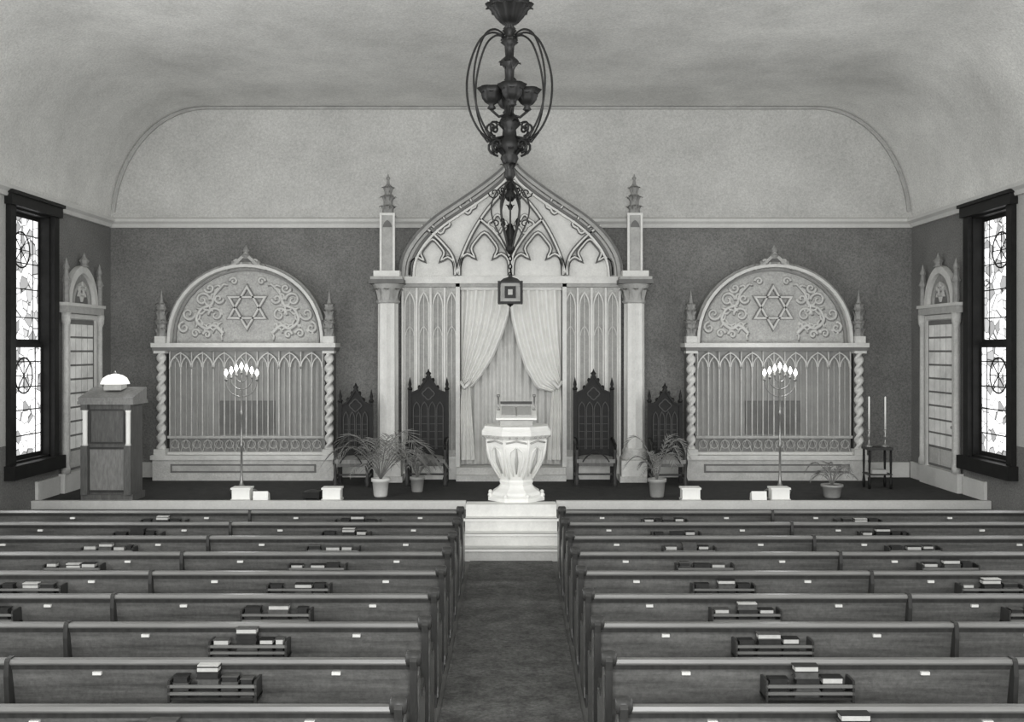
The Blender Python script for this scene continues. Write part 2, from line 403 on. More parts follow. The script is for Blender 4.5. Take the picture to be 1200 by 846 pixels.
for q in (-1,1):
    cx=q*143.5*D/F; cy=17.12
    zc0=Z(356,D); zc1=Z(322,D)
    b.box(cx-.27,cx+.27,cy-.27,WB,zb,zb+.10,'ark'); b.box(cx-.24,cx+.24,cy-.24,WB,zb+.10,zb+.36,'ark_hi')
    b.lathe([(.23,0),(.23,.05),(.20,.10),(.21,.15),(.18,.2)],(cx,cy,zb+.36),'ark',20)
    b.lathe([(.178,0),(.172,zc0-zb-.56)],(cx,cy,zb+.56),'ark_hi',32,False,fn=lambda a,z:1-.12*abs(math.sin(4*a)))
    h=zc1-zc0
    b.lathe([(.18,0),(.20,.03),(.18,.06),(.19,h*.35),(.24,h*.6),(.27,h*.68)],(cx,cy,zc0),'ark_mid',16,True,fn=lambda a,z:1+.05*math.cos(8*a))
    for j in range(8):
        a=j*pi/4; b.leaf((cx,cy,zc0+h*.05),a,.18,.07,.06,h*.45,'ark_mid')
    b.box(cx-.29,cx+.29,cy-.29,WY-.2,zc0+h*.66,zc0+h*.80,'ark_lo'); b.box(cx-.27,cx+.27,cy-.27,WY-.2,zc0+h*.80,zc0+h*.9,'ark_mid'); b.box(cx-.22,cx+.22,cy-.22,WY-.2,zc0+h*.9,zc1+.05,'ark_hi')
    zp1=Z(254,D)
    b.box(cx-.11,cx+.11,cy-.11,cy+.11,zc1+.05,zp1,'ark_mid'); 
    for s in (-1,1): b.box(cx+s*.11-.018,cx+s*.11+.018,cy-.13,cy-.09,zc1+.05,zp1,'ark_hi')
    b.prism(garch(cx-.075,cx+.075,zp1-.2,.12,4),cy-.12,cy-.10,'ark_lo')
    b.box(cx-.13,cx+.13,cy-.13,cy+.13,zp1,zp1+.04,'ark_hi')
    zf=zp1+.04
    b.lathe([(.10,0),(.09,.1),(.12,.12),(.08,.15),(.075,.28),(.10,.30),(.06,.33),(.05,.44),(.07,.46),(.03,.5),(.012,.66),(.001,.68)],(cx,cy,zf),'fig',8,False)
    for lv,rr in ((.02,.085),(.18,.08),(.34,.065)):
        for j in range(8):
            a=j*pi/4; b.leaf((cx,cy,zf+lv),a,rr*.8,rr*.9,.035,.11,'fig')
    b.ball((cx,cy,zf+.60),.035,'fig',8)
ark=b.obj('torah_ark')
# curtain (part of the ark)
b=MB()
zt=Z(338,D)
b.grid(lambda u,v:(-.86+1.72*u,17.50+.025*math.sin(u*2*pi*13),PH+.24+(zt-PH-.24)*v),130,2,'curtain_b')
def drape(q):
    if q>0: inner=[(-.04,zt),(.0,Z(372,D)),(.10,Z(402,D)),(.24,Z(432,D)),(.44,Z(456,D)),(.70,Z(460,D)),(.82,Z(450,D))]
    else: inner=[(-.03,zt),(.03,Z(368,D)),(.14,Z(392,D)),(.30,Z(418,D)),(.50,Z(440,D)),(.68,Z(455,D)),(.82,Z(452,D))]
    sag=.10 if q>0 else .04
    def f(u,v):
        zz_o=zt-(zt-Z(446,D))*v
        t=v*(len(inner)-1); i=min(int(t),len(inner)-2); ff=t-i
        xi=inner[i][0]*(1-ff)+inner[i+1][0]*ff; zi=inner[i][1]*(1-ff)+inner[i+1][1]*ff
        xo=.86; 
        x=xo*(1-u)+xi*u
        z=zz_o*(1-u)+zi*u - sag*math.sin(u*pi)*v
        y=17.36-.05*v+.044*math.sin(u*2*pi*6+v*1.5)*(1-.2*v)-(.06*math.sin(pi*v)*u if q>0 else 0)
        if q<0: y+=.015
        return (q*x,y,z)
    b.grid(f,84,28,'curtain')
    def g(u,v):
        w=.07+.09*v
        x=.78-w+2*w*u; 
        return (q*min(x,.87),17.34+.03*math.sin(u*2*pi*4),Z(450,D)-(Z(450,D)-Z(540,D))*v)
    b.grid(g,32,8,'curtain')
    b.tube([(q*.70,17.28,Z(447,D)),(q*.80,17.26,Z(455,D)),(q*.87,17.30,Z(447,D))],.035,'ark_hi',6)
drape(1); drape(-1)
b.box(-.87,.87,17.30,17.42,zt-.02,zt+.04,'ark_hi')
b.obj('curtain',parent=ark)
# ------------------------------------------------------------ arched carved screens
def screen():
    b=MB(); s=D/F; hw=106*s
    z=lambda py:Z(py,D); BK=.376
    b.box(-hw,hw,-.12,BK,PH,z(538),'scr'); b.box(-hw-.03,hw+.03,-.15,BK,z(538),z(533),'scr_hi')
    b.box(-hw*.8,hw*.8,-.13,-.11,z(553),z(543),'ark_lo'); b.box(-hw*.78,hw*.78,-.135,-.12,z(551),z(545),'ark_mid')
    b.box(-92*s,92*s,.14,BK,z(533),z(408),'screen_in')
    nb=14; x0=-90*s; w=180*s/nb
    for i in range(nb+1):
        xx=x0+i*w; b.box(xx-.010,xx+.010,.06,.10,z(512),z(412),'scr')
    for i in range(nb):
        xa=x0+i*w
        b.strip(garch(xa+.012,xa+w-.012,z(430),.17,5),.014,.05,.10,'scr_hi')
        b.box(xa+w/2-.006,xa+w/2+.006,.07,.10,z(512),z(424),'ark_mid')
        ring=[(xa+w/2+.07*math.cos(a*pi/6),z(521)+.07*math.sin(a*pi/6)) for a in range(12)]
        b.strip(ring,.014,.05,.09,'ark_mid',True)
        b.strip([(xa,z(531)),(xa+w/2,z(513)),(xa+w,z(531))],.012,.05,.09,'ark_mid')
    for i in range(0,nb,2):
        b.strip(garch(x0+i*w,x0+(i+2)*w,z(432),.27,6),.018,.04,.09,'scr_hi')
    b.box(-92*s,92*s,.03,.10,z(514),z(511),'ark_mid'); b.box(-92*s,92*s,.03,.10,z(533),z(530),'scr_hi')
    b.box(-33*s,33*s,.11,.135,z(509),z(470),'ark_lo')
    for q in (-1,1):
        cx=q*98.5*s; za=z(533); zt=z(410)
        b.box(cx-.10,cx+.10,-.10,.12,za,za+.1,'scr_hi'); b.box(cx-.10,cx+.10,-.10,.12,zt-.06,zt,'scr_hi')
        N=150; n=12; vs=[]
        for i in range(N+1):
            zz=za+.1+(zt-.06-za-.1)*i/N
            for j in range(n):
                a=2*pi*j/n; r=.058+.024*math.cos(2*a-i*.40)
                vs.append((cx+r*math.cos(a),0.0+r*math.sin(a),zz))
        b.add(vs,[(i*n+j,i*n+(j+1)%n,(i+1)*n+(j+1)%n,(i+1)*n+j) for i in range(N) for j in range(n)],'scr_hi',True)
        b.box(cx-.05,cx+.05,.12,BK,za,zt,'ark_lo')
        b.box(cx-.09,cx+.09,-.08,.10,z(402),z(394),'scr_hi')
        b.lathe([(.085,0),(.075,.20),(.11,.23),(.08,.27),(.065,.44),(.09,.47),(.05,.54),(.03,.6),(.001,.80)],(cx,.01,z(394)),'fig',8,False)
        for lv,rr in ((.02,.08),(.16,.075),(.32,.07),(.44,.055)):
            for j in range(6):
                a=j*pi/3; b.leaf((cx,.01,z(394)+lv),a,rr*.9,rr*.8,.04,.12,'fig')
    b.box(-hw,hw,-.13,BK,z(411),z(407),'ark_lo'); b.box(-hw-.02,hw+.02,-.15,BK,z(407),z(402),'scr_hi')
    W=90*s; hh=91*s
    lun=[(W*math.cos(a*pi/24),z(402)+hh*(math.sin(a*pi/24)**.92)) for a in range(25)]
    b.prism(lun,.16,BK,'lun'); b.strip(lun,.05,-.02,BK,'scr_hi')
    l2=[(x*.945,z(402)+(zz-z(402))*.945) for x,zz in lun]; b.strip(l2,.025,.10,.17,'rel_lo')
    l3=[(x*1.035,z(402)+(zz-z(402))*1.035) for x,zz in lun]; b.strip(l3,.04,.04,BK,'fig')
    cz=z(360)
    for s0 in (pi/2,-pi/2):
        tri=[(.36*math.cos(s0+j*2*pi/3),cz+.36*math.sin(s0+j*2*pi/3)) for j in range(3)]
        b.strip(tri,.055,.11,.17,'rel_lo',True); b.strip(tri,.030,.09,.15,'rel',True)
    for q in (-1,1):
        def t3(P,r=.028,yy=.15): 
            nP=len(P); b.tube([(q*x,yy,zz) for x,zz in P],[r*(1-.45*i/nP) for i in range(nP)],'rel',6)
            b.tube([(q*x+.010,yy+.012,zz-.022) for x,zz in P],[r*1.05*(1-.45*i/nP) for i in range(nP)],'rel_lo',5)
        stem=smooth([(.42,cz-.44),(.58,cz-.30),(.72,cz-.36),(.88,cz-.22),(.80,cz-.02),(.62,cz+.06),(.56,cz+.24),(.40,cz+.42)],5)
        t3(stem,.036)
        for (x,dz,r,a0,dr) in ((.55,-.12,.13,0,1),(.78,.14,.13,pi,-1),(1.02,-.10,.12,pi,1),(1.10,-.34,.10,pi/2,-1),(.50,.16,.09,pi,1),(.66,.34,.09,0,-1),(.70,-.46,.07,0,1),(.90,-.44,.08,pi,-1),(.24,.46,.07,0,1)):
            t3(spiral(x,cz+dz,r,1.25,a0,dr),.026)
        for i,(x,zz) in enumerate(stem[::3]):
            for t in (-1,1):
                a=.9*t+i*.7; P=[(x,zz),(x+.06*math.cos(a),zz+.06*math.sin(a)),(x+.12*math.cos(a+.5*t),zz+.12*math.sin(a+.5*t))]
                t3(P,.024)
        for i in range(10):
            a=random.random(); b.ball((q*(.42+.72*a),.165,cz-.44+random.random()*.75*(1.1-a)),.032,'rel',6)
    zc=z(402)+hh
    b.strip([(-.34,zc-.06),(-.18,zc+.03),(0,zc+.2),(.18,zc+.03),(.34,zc-.06)],.05,.0,.16,'ark_mid')
    b.prism([(-.24,zc-.02),(0,zc+.17),(.24,zc-.02)],.06,.2,'ark_lo')
    for q in (-1,1):
        b.tube([(x,.03,zz) for x,zz in spiral(q*.15,zc+.06,.08,1.3,pi if q>0 else 0,q)],.022,'scr',5)
        b.ball((q*.30,.03,zc-.01),.05,'fig',6)
        b.ball((q*.22,.03,zc+.05),.04,'fig',6)
    b.lathe([(.05,0),(.09,.05),(.04,.1),(.06,.14),(.001,.24)],(0,.05,zc+.12),'fig',8,False)
    return b.mesh('arched_carved_screen')
ms=screen()
for px in (287,908.5): inst(ms,'arched_carved_screen',(X(px,D),D+.02,0))
# ------------------------------------------------------------ pulpit
b=MB(); c=(0.0,0,0)
prof8=[(.45,0),(.45,.05),(.39,.08),(.37,.12),(.29,.17),(.25,.22),(.27,.27),(.25,.30),(.29,.36),(.37,.50),(.44,.66),(.47,.80),(.47,.90),(.50,.93),(.55,.97),(.55,1.03),(.51,1.07),(.51,1.10)]
b.lathe(prof8,c,'white',8,False,rot=pi/8)
def rad(h):
    for i in range(len(prof8)-1):
        (r0,h0),(r1,h1)=prof8[i],prof8[i+1]
        if h0<=h<=h1: return r0+(r1-r0)*(h-h0)/max(1e-6,h1-h0)
    return .5
for j in range(8):
    a=j*pi/4; ca,sa=math.cos(a),math.sin(a); ta,tb=-sa,ca
    def P(u,h): 
        r=rad(h)*math.cos(pi/8)+.012; return (r*ca+u*ta, r*sa+u*tb, h)
    for u0 in (-.10,.10):
        b.tube([P(u0*.4,.36),P(u0*.8,.5),P(u0*1.1,.62),P(u0*.9,.74),P(u0*.2,.80)],[.012,.02,.022,.018,.01],'white',5)
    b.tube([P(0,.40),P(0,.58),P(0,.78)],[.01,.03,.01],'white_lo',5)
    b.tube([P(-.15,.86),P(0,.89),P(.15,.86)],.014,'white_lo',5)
    av=a+pi/8
    b.tube([(rad(h)*math.cos(av),rad(h)*math.sin(av),h) for h in (.32,.45,.6,.75,.9)],.02,'white',5)
    b.ball((.42*math.cos(av),.42*math.sin(av),.08),.035,'white',6)
    for i in range(3):
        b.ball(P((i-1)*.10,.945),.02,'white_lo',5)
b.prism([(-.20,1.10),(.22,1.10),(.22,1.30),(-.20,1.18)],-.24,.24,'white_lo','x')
b.prism([(-.24,1.19),(.24,1.325),(.24,1.35),(-.24,1.215)],-.30,.30,'white','x')
for q in (-1,1):
    b.prism([(-.18,1.235),(.16,1.33),(.16,1.37),(-.18,1.26)],*sorted((q*.01,q*.22)),'book_l','x')
    b.lathe([(.03,0),(.015,.04),(.012,.2),(.025,.22),(.025,.25)],(q*.27,.12,1.30),'brass',8)
b.box(-.24,.24,.18,.21,1.40,1.44,'book_m'); b.box(-.2,.2,.19,.20,1.33,1.40,'book_l')
b.obj('marble_pulpit',(X(605,15.05),15.05,PH))
# ------------------------------------------------------------ gothic chairs
def chair(w,h):
    b=MB(); hw=w/2; dp=.52
    for q in (-1,1):
        b.box(q*hw-.03,q*hw+.03,.20,.27,0,h*.83,'dark')
        b.lathe([(.045,0),(.03,.04),(.045,.1),(.025,.16),(.03,.30),(.04,.38),(.04,.42),(.025,.48),(.035,.56),(.03,.66)],(q*hw,-.24,0),'dark2',8)
        b.lathe([(.035,0),(.045,.03),(.02,.06),(.03,.10),(.001,.22)],(q*hw,.235,h*.83),'dark',8)
        b.tube([(q*hw,.22,.74),(q*hw,.0,.72),(q*hw,-.22,.68),(q*hw,-.30,.66),(q*hw,-.31,.60)],[.028,.028,.03,.03,.015],'dark',6)
        b.box(q*hw-.015,q*hw+.015,-.22,.22,.14,.18,'dark2')
    b.box(-hw,hw,-.28,.24,.38,.44,'wood_l'); b.box(-hw+.03,hw-.03,-.29,-.27,.33,.38,'wood')
    b.strip(garch(-hw+.06,hw-.06,.26,.30,6)[2:-2],.02,-.285,-.27,'dark')
    b.grid(lambda u,v:(-hw+.04+(w-.08)*u,-.27+.46*v,.44+.05*(math.sin(pi*u)**.4)*(math.sin(pi*v)**.4 if 0<v<1 else 0)),10,8,'upholstery')
    b.box(-hw,hw,-.015,.015,.15,.18,'dark2')
    g=[(-hw,.42),(-hw,h*.80),(-hw*.55,h*.83),(-hw*.25,h*.90),(0,h*.97),(hw*.25,h*.90),(hw*.55,h*.83),(hw,h*.80),(hw,.42)]
    b.prism(g,.215,.25,'dark')
    b.strip(g[1:8],.03,.18,.26,'dark'); 
    for i in range(4):
        xa=-hw+.05+i*(w-.1)/4; ww=(w-.1)/4
        b.strip([(xa+.012,.56)]+garch(xa+.012,xa+ww-.012,h*.66,.12,4)+[(xa+ww-.012,.56)],.014,.19,.22,'dark2')
    ring=[(.09*math.cos(a*pi/8)*(1+.15*math.cos(a*pi/2)),h*.80+.09*math.sin(a*pi/8)*(1+.15*math.cos(a*pi/2))) for a in range(16)]
    b.strip(ring,.018,.19,.22,'dark2',True)
    for k in range(5): b.box(-hw+.06,hw-.06,.20,.22,.6+k*(h*.66-.6)/5,.61+k*(h*.66-.6)/5,'dark2')
    b.lathe([(.05,0),(.03,.03),(.05,.06),(.02,.09),(.001,.14)],(0,.235,h*.95),'dark',8)
    for x,zz in ((-hw*.5,h*.845),(-hw*.25,h*.91),(hw*.25,h*.91),(hw*.5,h*.845)): b.ball((x,.235,zz+.02),.028,'dark',6,1.4)
    return b
cL=chair(.62,1.86).mesh('gothic_throne_chair'); cS=chair(.52,1.62).mesh('gothic_side_chair')
for px in (501,696.5): inst(cL,'gothic_throne_chair',(X(px,16.7),16.65,PH))
for px in (416,780): inst(cS,'gothic_side_chair',(X(px,16.7),16.55,PH))
# ------------------------------------------------------------ lectern left
b=MB(); d=15.0
b.box(-.38,.38,-.25,.25,0,.10,'wood'); b.box(-.35,.35,-.22,.22,.10,1.42,'wood')
b.box(-.27,.27,-.235,-.22,.15,.78,'wood_l'); b.strip([(-.27,.15),(-.27,.78),(.27,.78),(.27,.15)],.03,-.25,-.22,'dark2',True)
b.box(-.25,.25,-.235,-.22,.86,1.34,'wood'); b.strip([(-.25,.86),(-.25,1.34),(.25,1.34),(.25,.86)],.025,-.25,-.22,'dark2',True)
for q in (-1,1):
    b.lathe([(.045,0),(.034,.04),(.036,.48),(.045,.52)],(q*.315,-.255,.82),'white',10)
    b.box(q*.315-.05,q*.315+.05,-.30,-.20,.10,.82,'wood'); b.box(q*.315-.05,q*.315+.05,-.30,-.20,1.34,1.42,'wood')
b.box(-.41,.41,-.31,.28,1.42,1.47,'wood_l'); b.prism([(-.30,1.47),(.26,1.47),(.26,1.66),(-.30,1.52)],-.40,.40,'wood_l','x')
b.lathe([(.05,0),(.02,.02),(.018,.10)],(0,.05,1.62),'brass',10)
b.prism([(-.04,1.62),(.18,1.65),(.18,1.72),(-.04,1.70)],-.13,.13,'ark_mid','x')
b.lathe([(.21,0),(.20,.03),(.17,.09),(.11,.13),(.03,.15)],(0,.06,1.71),'lampglow',20)
b.lathe([(.03,0),(.02,.02),(.001,.05)],(0,.06,1.86),'brass',8)
b.obj('wooden_lectern',(X(133,d),d,PH))
# ------------------------------------------------------------ menorahs
def menorah():
    b=MB(); h=1.86
    b.lathe([(.17,0),(.17,.03),(.12,.06),(.05,.10),(.03,.16),(.018,.3),(.018,.7),(.035,.74),(.018,.78),(.016,1.2),(.035,1.25),(.016,1.3),(.014,h)],(0,0,0),'brass',12)
    for i in range(3):
        a=i*2*pi/3+.5; b.tube([(.08*math.cos(a),.08*math.sin(a),.05),(.2*math.cos(a),.2*math.sin(a),.04),(.24*math.cos(a),.24*math.sin(a),.015)],.018,'brass',6)
    for i in range(4):
        r=.08*i; ztop=h-.035*i
        if i:
            for q in (-1,1):
                b.tube([(q*r*math.sin(t*pi/2/8),0,ztop-r*1.0+ r*(1-math.cos(t*pi/2/8))*1.0-.02) for t in range(9)]+[(q*r,0,ztop)],.009,'brass',6)
        for q in ((-1,1) if i else (1,)):
            b.lathe([(.012,-.02),(.026,0),(.022,.012)],(q*r,0,ztop),'brass',8)
            b.lathe([(.012,0),(.012,.06)],(q*r,0,ztop+.01),'card',8)
            b.lathe([(.012,0),(.030,.035),(.022,.07),(.001,.11)],(q*r,0,ztop+.065),'glow',8)
    return b.mesh('floor_menorah')
mm=menorah()
for px in (283,914): inst(mm,'floor_menorah',(X(px,15.6),15.6,PH))
# ------------------------------------------------------------ candle stand right
b=MB()
b.box(-.20,.20,-.16,.16,.62,.66,'dark2')
for q in (-1,1):
    for r in (-1,1): b.lathe([(.02,0),(.028,.1),(.015,.2),(.022,.45),(.02,.62)],(q*.17,r*.13,0),'dark',8)
    b.lathe([(.06,0),(.06,.015),(.018,.04),(.012,.14),(.03,.17),(.012,.20),(.028,.26),(.024,.28)],(q*.13,0,.66),'brass',10)
    b.lathe([(.014,0),(.013,.52),(.001,.535)],(q*.13,0,.94),'white',8)
b.box(-.19,.19,-.15,.15,.22,.24,'dark2'); b.box(-.12,.12,-.1,.1,.24,.30,'book_l')
b.obj('candle_stand',(X(1028,16.2),16.2,PH))
# ------------------------------------------------------------ plants
def palm(nf,ln,pot,seed,lift=1.0,ph=.28,pr=.13,wid=1.0):
    rnd=random.Random(seed); b=MB()
    b.lathe([(pr*.72,0),(pr*.8,.02),(pr*.95,ph*.8),(pr*1.1,ph*.82),(pr*1.1,ph),(pr*.95,ph),(pr*.9,ph*.9)],(0,0,0),pot,16)
    b.lathe([(pr*.9,0),(.001,.01)],(0,0,ph*.9),'soil',12)
    for i in range(nf):
        a=2*pi*i/nf+rnd.uniform(-.25,.25); L=ln*rnd.uniform(.7,1.15); th=rnd.uniform(.55,1.25)*lift
        sp=[]; N=14
        for t in range(N+1):
            q=t/N; r=L*q*.95; z=ph*.9+L*(th*2.3*q-(th*1.8+.10)*q*q)
            sp.append(Vector((r*math.cos(a),r*math.sin(a),max(z,.05))))
        b.tube(sp,[.007*(1-.06*t) for t in range(N+1)],'leaf',4)
        for t in range(3,N+1):
            p=sp[t]; tg=(sp[t]-sp[t-1]).normalized(); side=tg.cross(Vector((0,0,1)))
            if side.length<.01: side=Vector((1,0,0))
            side.normalize(); ll=(.13*math.sin(pi*min(1,(t-1)/(N+1)))+.03)*L/.6*wid
            for q in (-1,1):
                base=p; tip=base+side*q*ll*.75+tg*ll*.9-Vector((0,0,ll*.25)); wv=tg*.007
                mid=(base+tip)/2+Vector((0,0,.012))
                b.add([base-wv,base+wv,mid+wv*1.3,tip,mid-wv*1.3],[(0,1,2,3,4)],'leaf')
    return b
palm(20,.80,'pot',3,1.0).obj('potted_palm',(X(446,15.25),15.25,PH))
palm(13,.50,'pot_g',5,1.5).obj('potted_palm',(X(770,15.2),15.2,PH))
palm(13,.46,'pot_g',8,1.3,.24,.11).obj('potted_palm',(X(489,15.75),15.75,PH))
palm(9,.45,'pot_g',9,1.1,.20,.15).obj('potted_palm',(X(975,15.15),15.15,PH))
# ------------------------------------------------------------ footlights
def foot():
    b=MB(); b.box(-.13,.13,-.10,.10,0,.17,'white'); b.box(-.145,.145,-.115,.115,.17,.195,'white'); b.box(-.145,.145,-.115,.115,0,.03,'trim')
    b.box(-.09,.09,.10,.104,.04,.15,'lampglow'); return b.mesh('footlight_box')
mf=foot()
for px in (283,389,809.5,914): inst(mf,'footlight_box',(X(px,14.83),14.88,PH))
for px in (306,889):
    b=MB(); b.prism([(-.07,0),(.07,0),(.05,.10),(-.05,.14)],-.11,.11,'white','x'); b.obj('small_reading_card',(X(px,14.85),14.87,PH))
b=MB(); b.box(-.12,.12,-.1,.1,.03,.12,'dark')
for q in (-1,1):
    for r in (-1,1): b.lathe([(.02,0),(.02,.03)],(q*.1,r*.08,0),'dark',8)
b.grid(lambda u,v:(-.12+.24*u,-.1+.2*v,.12+.03*math.sin(pi*u)*math.sin(pi*v)),8,8,'dark2')
b.obj('small_dark_footstool',(X(366,14.95),14.95,PH))
# ------------------------------------------------------------ pews
def pew(q):
    b=MB(); x0,x1=.64,6.45
    def bx(a,c,*r): 
        xs=sorted((q*a,q*c)); b.box(xs[0],xs[1],*r)
    def px_(pts,a,c,k):
        xs=sorted((q*a,q*c)); b.prism(pts,xs[0],xs[1],k,'x')
    px_([(.00,.87),(.035,.87),(.12,.42),(.12,.06),(.085,.06),(.085,.42)],x0,x1,'pew')
    px_([(-.022,.868),(-.028,.88),(-.018,.902),(.03,.902),(.045,.885),(.04,.868)],x0,x1,'pew_cap')
    px_([(-.006,.835),(.0,.835),(.005,.868),(-.012,.868)],x0,x1,'pew_end')
    px_([(.10,.40),(.54,.43),(.56,.455),(.54,.47),(.10,.45)],x0,x1,'pew')
    px_([(.072,.06),(.085,.06),(.085,.16),(.072,.16)],x0,x1,'pew_end')
    endp=[(-.05,0),(.54,0),(.54,.06),(.50,.12),(.52,.44),(.55,.56),(.50,.62),(.34,.60),(.20,.64),(.10,.76),(.07,.88),(.04,.93),(.0,.945),(-.04,.93),(-.065,.90),(-.05,.84),(-.03,.5),(-.03,.1)]
    px_(endp,.60,.645,'pew_end')
    px_([(p[0]*.8+.05,p[1]*.82+.06) for p in endp],.592,.60,'pew')
    r=.05; n=14; vs=[]
    for t,rr in ((.575,r*.6),(.585,r),(.665,r),(.675,r*.6)):
        for j in range(n): vs.append((q*t,.0+rr*math.cos(2*pi*j/n),.905+rr*math.sin(2*pi*j/n)))
    b.add(vs,[tuple(range(n)),tuple(range(4*n-1,3*n-1,-1))]+[(k*n+j,k*n+(j+1)%n,(k+1)*n+(j+1)%n,(k+1)*n+j) for k in range(3) for j in range(n)],'pew_end',True)
    px_(endp,x1,x1+.045,'pew_end')
    px_([(-.035,.895),(-.045,.80),(-.03,.62),(.06,.3),(.07,0),(.5,0),(.5,.42),(.1,.45),(.04,.91),(-.02,.91)],3.2,3.23,'pew_end')
    for xc in (1.88,4.25):
        bx(xc-.28,xc+.28,-.115,.05,.675,.69,'pew_end')
        for zz in (.71,.755): bx(xc-.28,xc+.28,-.125,-.11,zz,zz+.018,'pew_rail')
        for s in (-.28,.265): bx(xc+s,xc+s+.015,-.125,.02,.66,.80,'pew_end')
    for xc in (1.12,2.65,3.75,5.4):
        bx(xc-.028,xc+.028,-.012,.01,.800,.820,'card')
    return b.mesh('pew')
pm={-1:pew(-1),1:pew(1)}
rows=[5.6+.85*k for k in range(-2,9)]
bk=MB(); rnd=random.Random(11)
def flat(x0,w,y,z,hh,k,pg):
    bk.box(x0,x0+w,y-.105,y-.03,z,z+.006,k); bk.box(x0+.006,x0+w-.006,y-.102,y-.034,z+.006,z+hh-.006,pg)
    bk.box(x0,x0+w,y-.105,y-.03,z+hh-.006,z+hh,k)
for y in rows:
    for q in (-1,1):
        inst(pm[q],'pew',(0,y,0))
        for xc in (1.88,4.25):
            cx=q*xc
            if xc>4 and rnd.random()<.3: continue
            wd=rnd.uniform(.14,.17); z=.69; nn=rnd.choice((4,5)) if y<9 else rnd.choice((3,4))
            c0=cx-wd/2+rnd.uniform(-.04,.04)
            for t in range(nn):
                hh=rnd.uniform(.034,.042); k=rnd.choice(('book_d','book_d','book_m'))
                flat(c0+rnd.uniform(-.006,.006),wd,y,z,hh,k,'book_l' if (t==nn-1 and rnd.random()<.6) else k); z+=hh+.001
            if rnd.random()<.3: bk.box(c0+.005,c0+wd-.005,y-.10,y-.035,z,z+.008,'book_l')
            for (xa,xb) in ((cx-.255,c0-.012),(c0+wd+.012,cx+.255)):
                x=xa
                while x<xb-.06:
                    if rnd.random()<.12: x+=.05; continue
                    w=min(rnd.uniform(.10,.14),xb-x); z=.69
                    for t in range(3):
                        h1=rnd.uniform(.035,.045); flat(x+rnd.uniform(0,.004),w-.004,y,z,h1,rnd.choice(('book_d','book_m','book_d')),'book_l' if (t==2 and rnd.random()<.5) else 'book_d'); z+=h1+.001
                    x+=w+.012
bk.obj('hymn_books')
# ------------------------------------------------------------ chandelier
d=9.0; s=d/F
b=MB(); zz=lambda py:Z(py,d)
b.tube([(0,0,CH-.02),(0,0,zz(20))],.018,'metal',8)
b.lathe([(.16,-.10),(.14,-.05),(.05,0)],(0,0,CH-.005),'metal',16)
pet=lambda a,z:1+.16*abs(math.cos(4*a))
b.lathe([(.02,-.14),(.05,-.12),(.03,-.09),(.07,-.07),(.11,-.02),(.13,.02),(.16,.06),(.19,.10),(.17,.10),(.10,.04)],(0,0,zz(18)),'metal',48,True,fn=pet)
for j in range(8):
    a=j*pi/4; b.leaf((0,0,zz(22)),a,.08,.12,.06,.10,'metal_hi'); b.leaf((0,0,zz(8)),a+.4,.08,.13,.05,.06,'metal')
prf=[]
pts_=[(32,4),(36,9),(40,5),(46,7),(50,11),(54,6),(66,5),(70,10),(74,12),(80,6),(96,5),(102,8),(110,12),(118,7),(132,5),(138,10),(146,14),(152,8),(160,9),(166,14),(174,16),(180,9),(186,11),(192,8),(198,5),(206,7),(212,3)]
for py,r in reversed(pts_): prf.append((r*s*.9,zz(py)))
b.lathe(prf,(0,0,0),'metal',14,True,fn=lambda a,z:1+.08*math.cos(6*a))
for py,r0,L,hh in ((54,.03,.05,.07),(82,.04,.06,.07),(120,.04,.06,.08),(154,.05,.08,.09),(186,.05,.09,.08),(200,.03,.05,.06)):
    for j in range(6):
        b.leaf((0,0,zz(py)),j*pi/3+py,r0,L,.03,hh,'metal_hi' if j%2 else 'metal')
armp=smooth([(7,42),(20,38),(34,46),(45,70),(50,98),(47,128),(36,152),(22,164),(10,166)],4)
for a in (0,.62,pi-.62,pi,pi+.62,-.62):
    b.tube([(r*s*math.cos(a),r*s*math.sin(a),zz(py)) for r,py in armp],.010,'metal',6)
    sp=spiral(17,172,9,1.3,pi/2,-1,14); b.tube([(r*s*math.cos(a),r*s*math.sin(a),zz(py)) for r,py in sp],.012,'metal',5)
    sp=spiral(21,150,7,1.2,-pi/2,1,12); b.tube([(r*s*math.cos(a),r*s*math.sin(a),zz(300-py)) for r,py in sp],.011,'metal',5)
    b.tube([(.03*math.cos(a),.03*math.sin(a),zz(160)),(26*s*math.cos(a),26*s*math.sin(a),zz(166)),(34*s*math.cos(a),34*s*math.sin(a),zz(155))],.012,'metal',5)
for a0 in (0.15,pi+.15,pi/2+.15,1.5*pi+.15):
    a=a0; cx,cy=21*s*math.cos(a),21*s*math.sin(a)
    b.lathe([(.01,-.11),(.035,-.09),(.02,-.06),(.05,-.04),(.075,0),(.08,.04),(.115,.09),(.10,.09),(.05,.02)],(cx,cy,zz(116)),'metal',30,True,fn=lambda a,z:1+.16*abs(math.cos(3*a)))
    for j in range(6): b.leaf((cx,cy,zz(120)),j*pi/3+.5,.04,.06,.035,.08,'metal_hi')
    b.tube([(0,0,zz(134)),(cx*.6,cy*.6,zz(137)),(cx,cy,zz(130)),(cx,cy,zz(122))],.013,'metal',6)
b.obj('hanging_chandelier',(X(597,d),d,0))
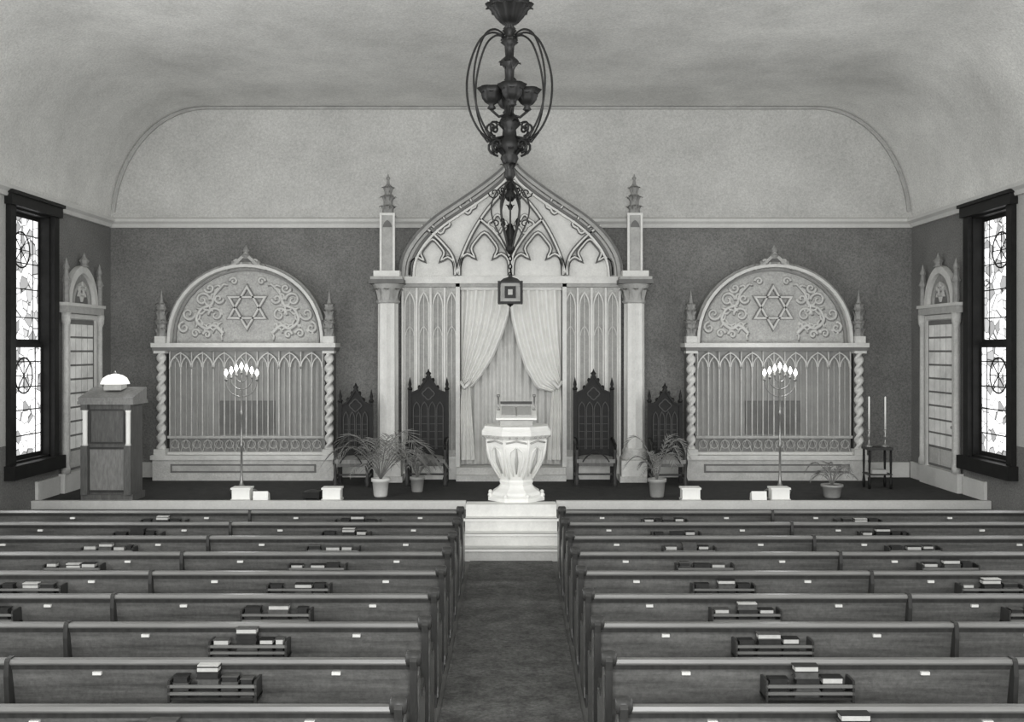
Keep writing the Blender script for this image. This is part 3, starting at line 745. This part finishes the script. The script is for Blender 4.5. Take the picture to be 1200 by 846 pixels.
# eternal lamp in front of the ark
d=15.6; s=d/F; b=MB(); zz=lambda py:Z(py,d)
b.tube([(0,0,CH-.01),(0,0,zz(214))],.014,'metal',6); b.lathe([(.10,-.06),(.03,0)],(0,0,CH-.005),'metal',12)
b.lathe([(3*s,zz(236)),(8*s,zz(230)),(4*s,zz(224)),(7*s,zz(216)),(2*s,zz(210))],(0,0,0),'metal',10)
for py in (196,206,216,228,246,270):
    for j in range(5): b.leaf((0,0,zz(py)),j*2*pi/5+py,.02,.05,.03,.08,'metal')
cage=smooth([(2,212),(14,222),(22,240),(20,258),(11,278),(3,294)],4)
cage2=smooth([(2,222),(8,232),(12,246),(9,264),(3,282)],4)
for j in range(6):
    a=j*pi/3
    b.tube([(r*s*math.cos(a),r*s*math.sin(a),zz(py)) for r,py in cage],.013,'metal_hi',5)
    b.tube([(r*s*math.cos(a+.5),r*s*math.sin(a+.5),zz(py)) for r,py in cage2],.011,'metal_hi',5)
    sp=spiral(19,226,7,1.2,0,1,12); b.tube([(r*s*math.cos(a),r*s*math.sin(a),zz(py)) for r,py in sp],.011,'metal',5)
    sp=spiral(17,262,5,1.2,0,-1,12); b.tube([(r*s*math.cos(a),r*s*math.sin(a),zz(py)) for r,py in sp],.011,'metal',5)
b.lathe([(2*s,zz(298)),(6*s,zz(292)),(3*s,zz(286)),(6*s,zz(272)),(2*s,zz(262))],(0,0,0),'metal',10)
for i in range(7):
    z0=zz(296)-i*.062; rg=[(0.024*math.cos(t*pi/5)*(i%2),.024*math.cos(t*pi/5)*((i+1)%2),z0-.03+.04*math.sin(t*pi/5)) for t in range(10)]
    b.tube(rg,.009,'metal',4,True)
hw=13*s; zt_=zz(330); zb_=zz(356)
b.lathe([(hw*1.25,zt_),(hw*.9,zt_+.04),(hw*.3,zt_+.07),(.01,zt_+.12)],(0,0,0),'metal_hi',4,False,rot=pi/4)
b.box(-hw,hw,-hw,hw,zt_-.03,zt_,'metal'); b.box(-hw,hw,-hw,hw,zb_,zb_+.03,'metal')
for q in (-1,1):
    for r in (-1,1): b.box(q*hw-.02,q*hw+.02,r*hw-.02,r*hw+.02,zb_,zt_,'metal')
b.box(-hw+.03,hw-.03,-hw+.02,hw-.02,zb_+.03,zt_-.03,'ark_mid')
b.box(-.035,.035,-hw-.02,-hw+.03,zb_+.13,zt_-.13,'scr')
b.box(-.085,.085,-hw-.005,-hw+.03,zb_+.08,zt_-.08,'metal')
b.lathe([(.001,zb_-.05),(.04,zb_-.02),(.06,zb_)],(0,0,0),'metal',8)
b.obj('eternal_lamp',(X(598,d),d,0))
# ------------------------------------------------------------ lights
w=bpy.data.worlds.new('world'); sc.world=w; w.use_nodes=True
w.node_tree.nodes['Background'].inputs[0].default_value=(1,1,.98,1); w.node_tree.nodes['Background'].inputs[1].default_value=1.3
def area(name,loc,rot,sx,sy,p):
    l=bpy.data.lights.new(name,'AREA'); l.shape='RECTANGLE'; l.size=sx; l.size_y=sy; l.energy=p
    o=bpy.data.objects.new(name,l); o.location=loc; o.rotation_euler=rot; sc.collection.objects.link(o); return o
area('rear_fill_light',(0,-2.5,3.9),(math.radians(94),0,0),7,3.6,1120)  # added frontal fill behind the camera, no gallery window is built there
for sx in (-1,1):
    for y in (3.96,7.56,11.16):
        area('side_window_light',(sx*(WX-.25),y,3.1),(0,sx*math.radians(92),0),3.2,1.0,85 if sx>0 else 125)
def point(name,loc,p,r=.1):
    l=bpy.data.lights.new(name,'POINT'); l.energy=p; l.shadow_soft_size=r
    o=bpy.data.objects.new(name,l); o.location=loc; sc.collection.objects.link(o)
for px in (283,914): point('menorah_light',(X(px,15.6),15.75,PH+2.12),26,.12)
point('lectern_lamp_light',(X(133,15.0),15.2,PH+2.05),5,.08)
# ------------------------------------------------------------ camera & colour
cam=bpy.data.cameras.new('camera'); co=bpy.data.objects.new('camera',cam); sc.collection.objects.link(co)
co.location=(0,0,H); co.rotation_euler=(math.radians(90),0,0)
cam.sensor_width=36; cam.lens=F/1200*36; cam.shift_x=1/1200; cam.shift_y=-13/1200; cam.clip_end=100
sc.camera=co
sc.view_settings.view_transform='Standard'
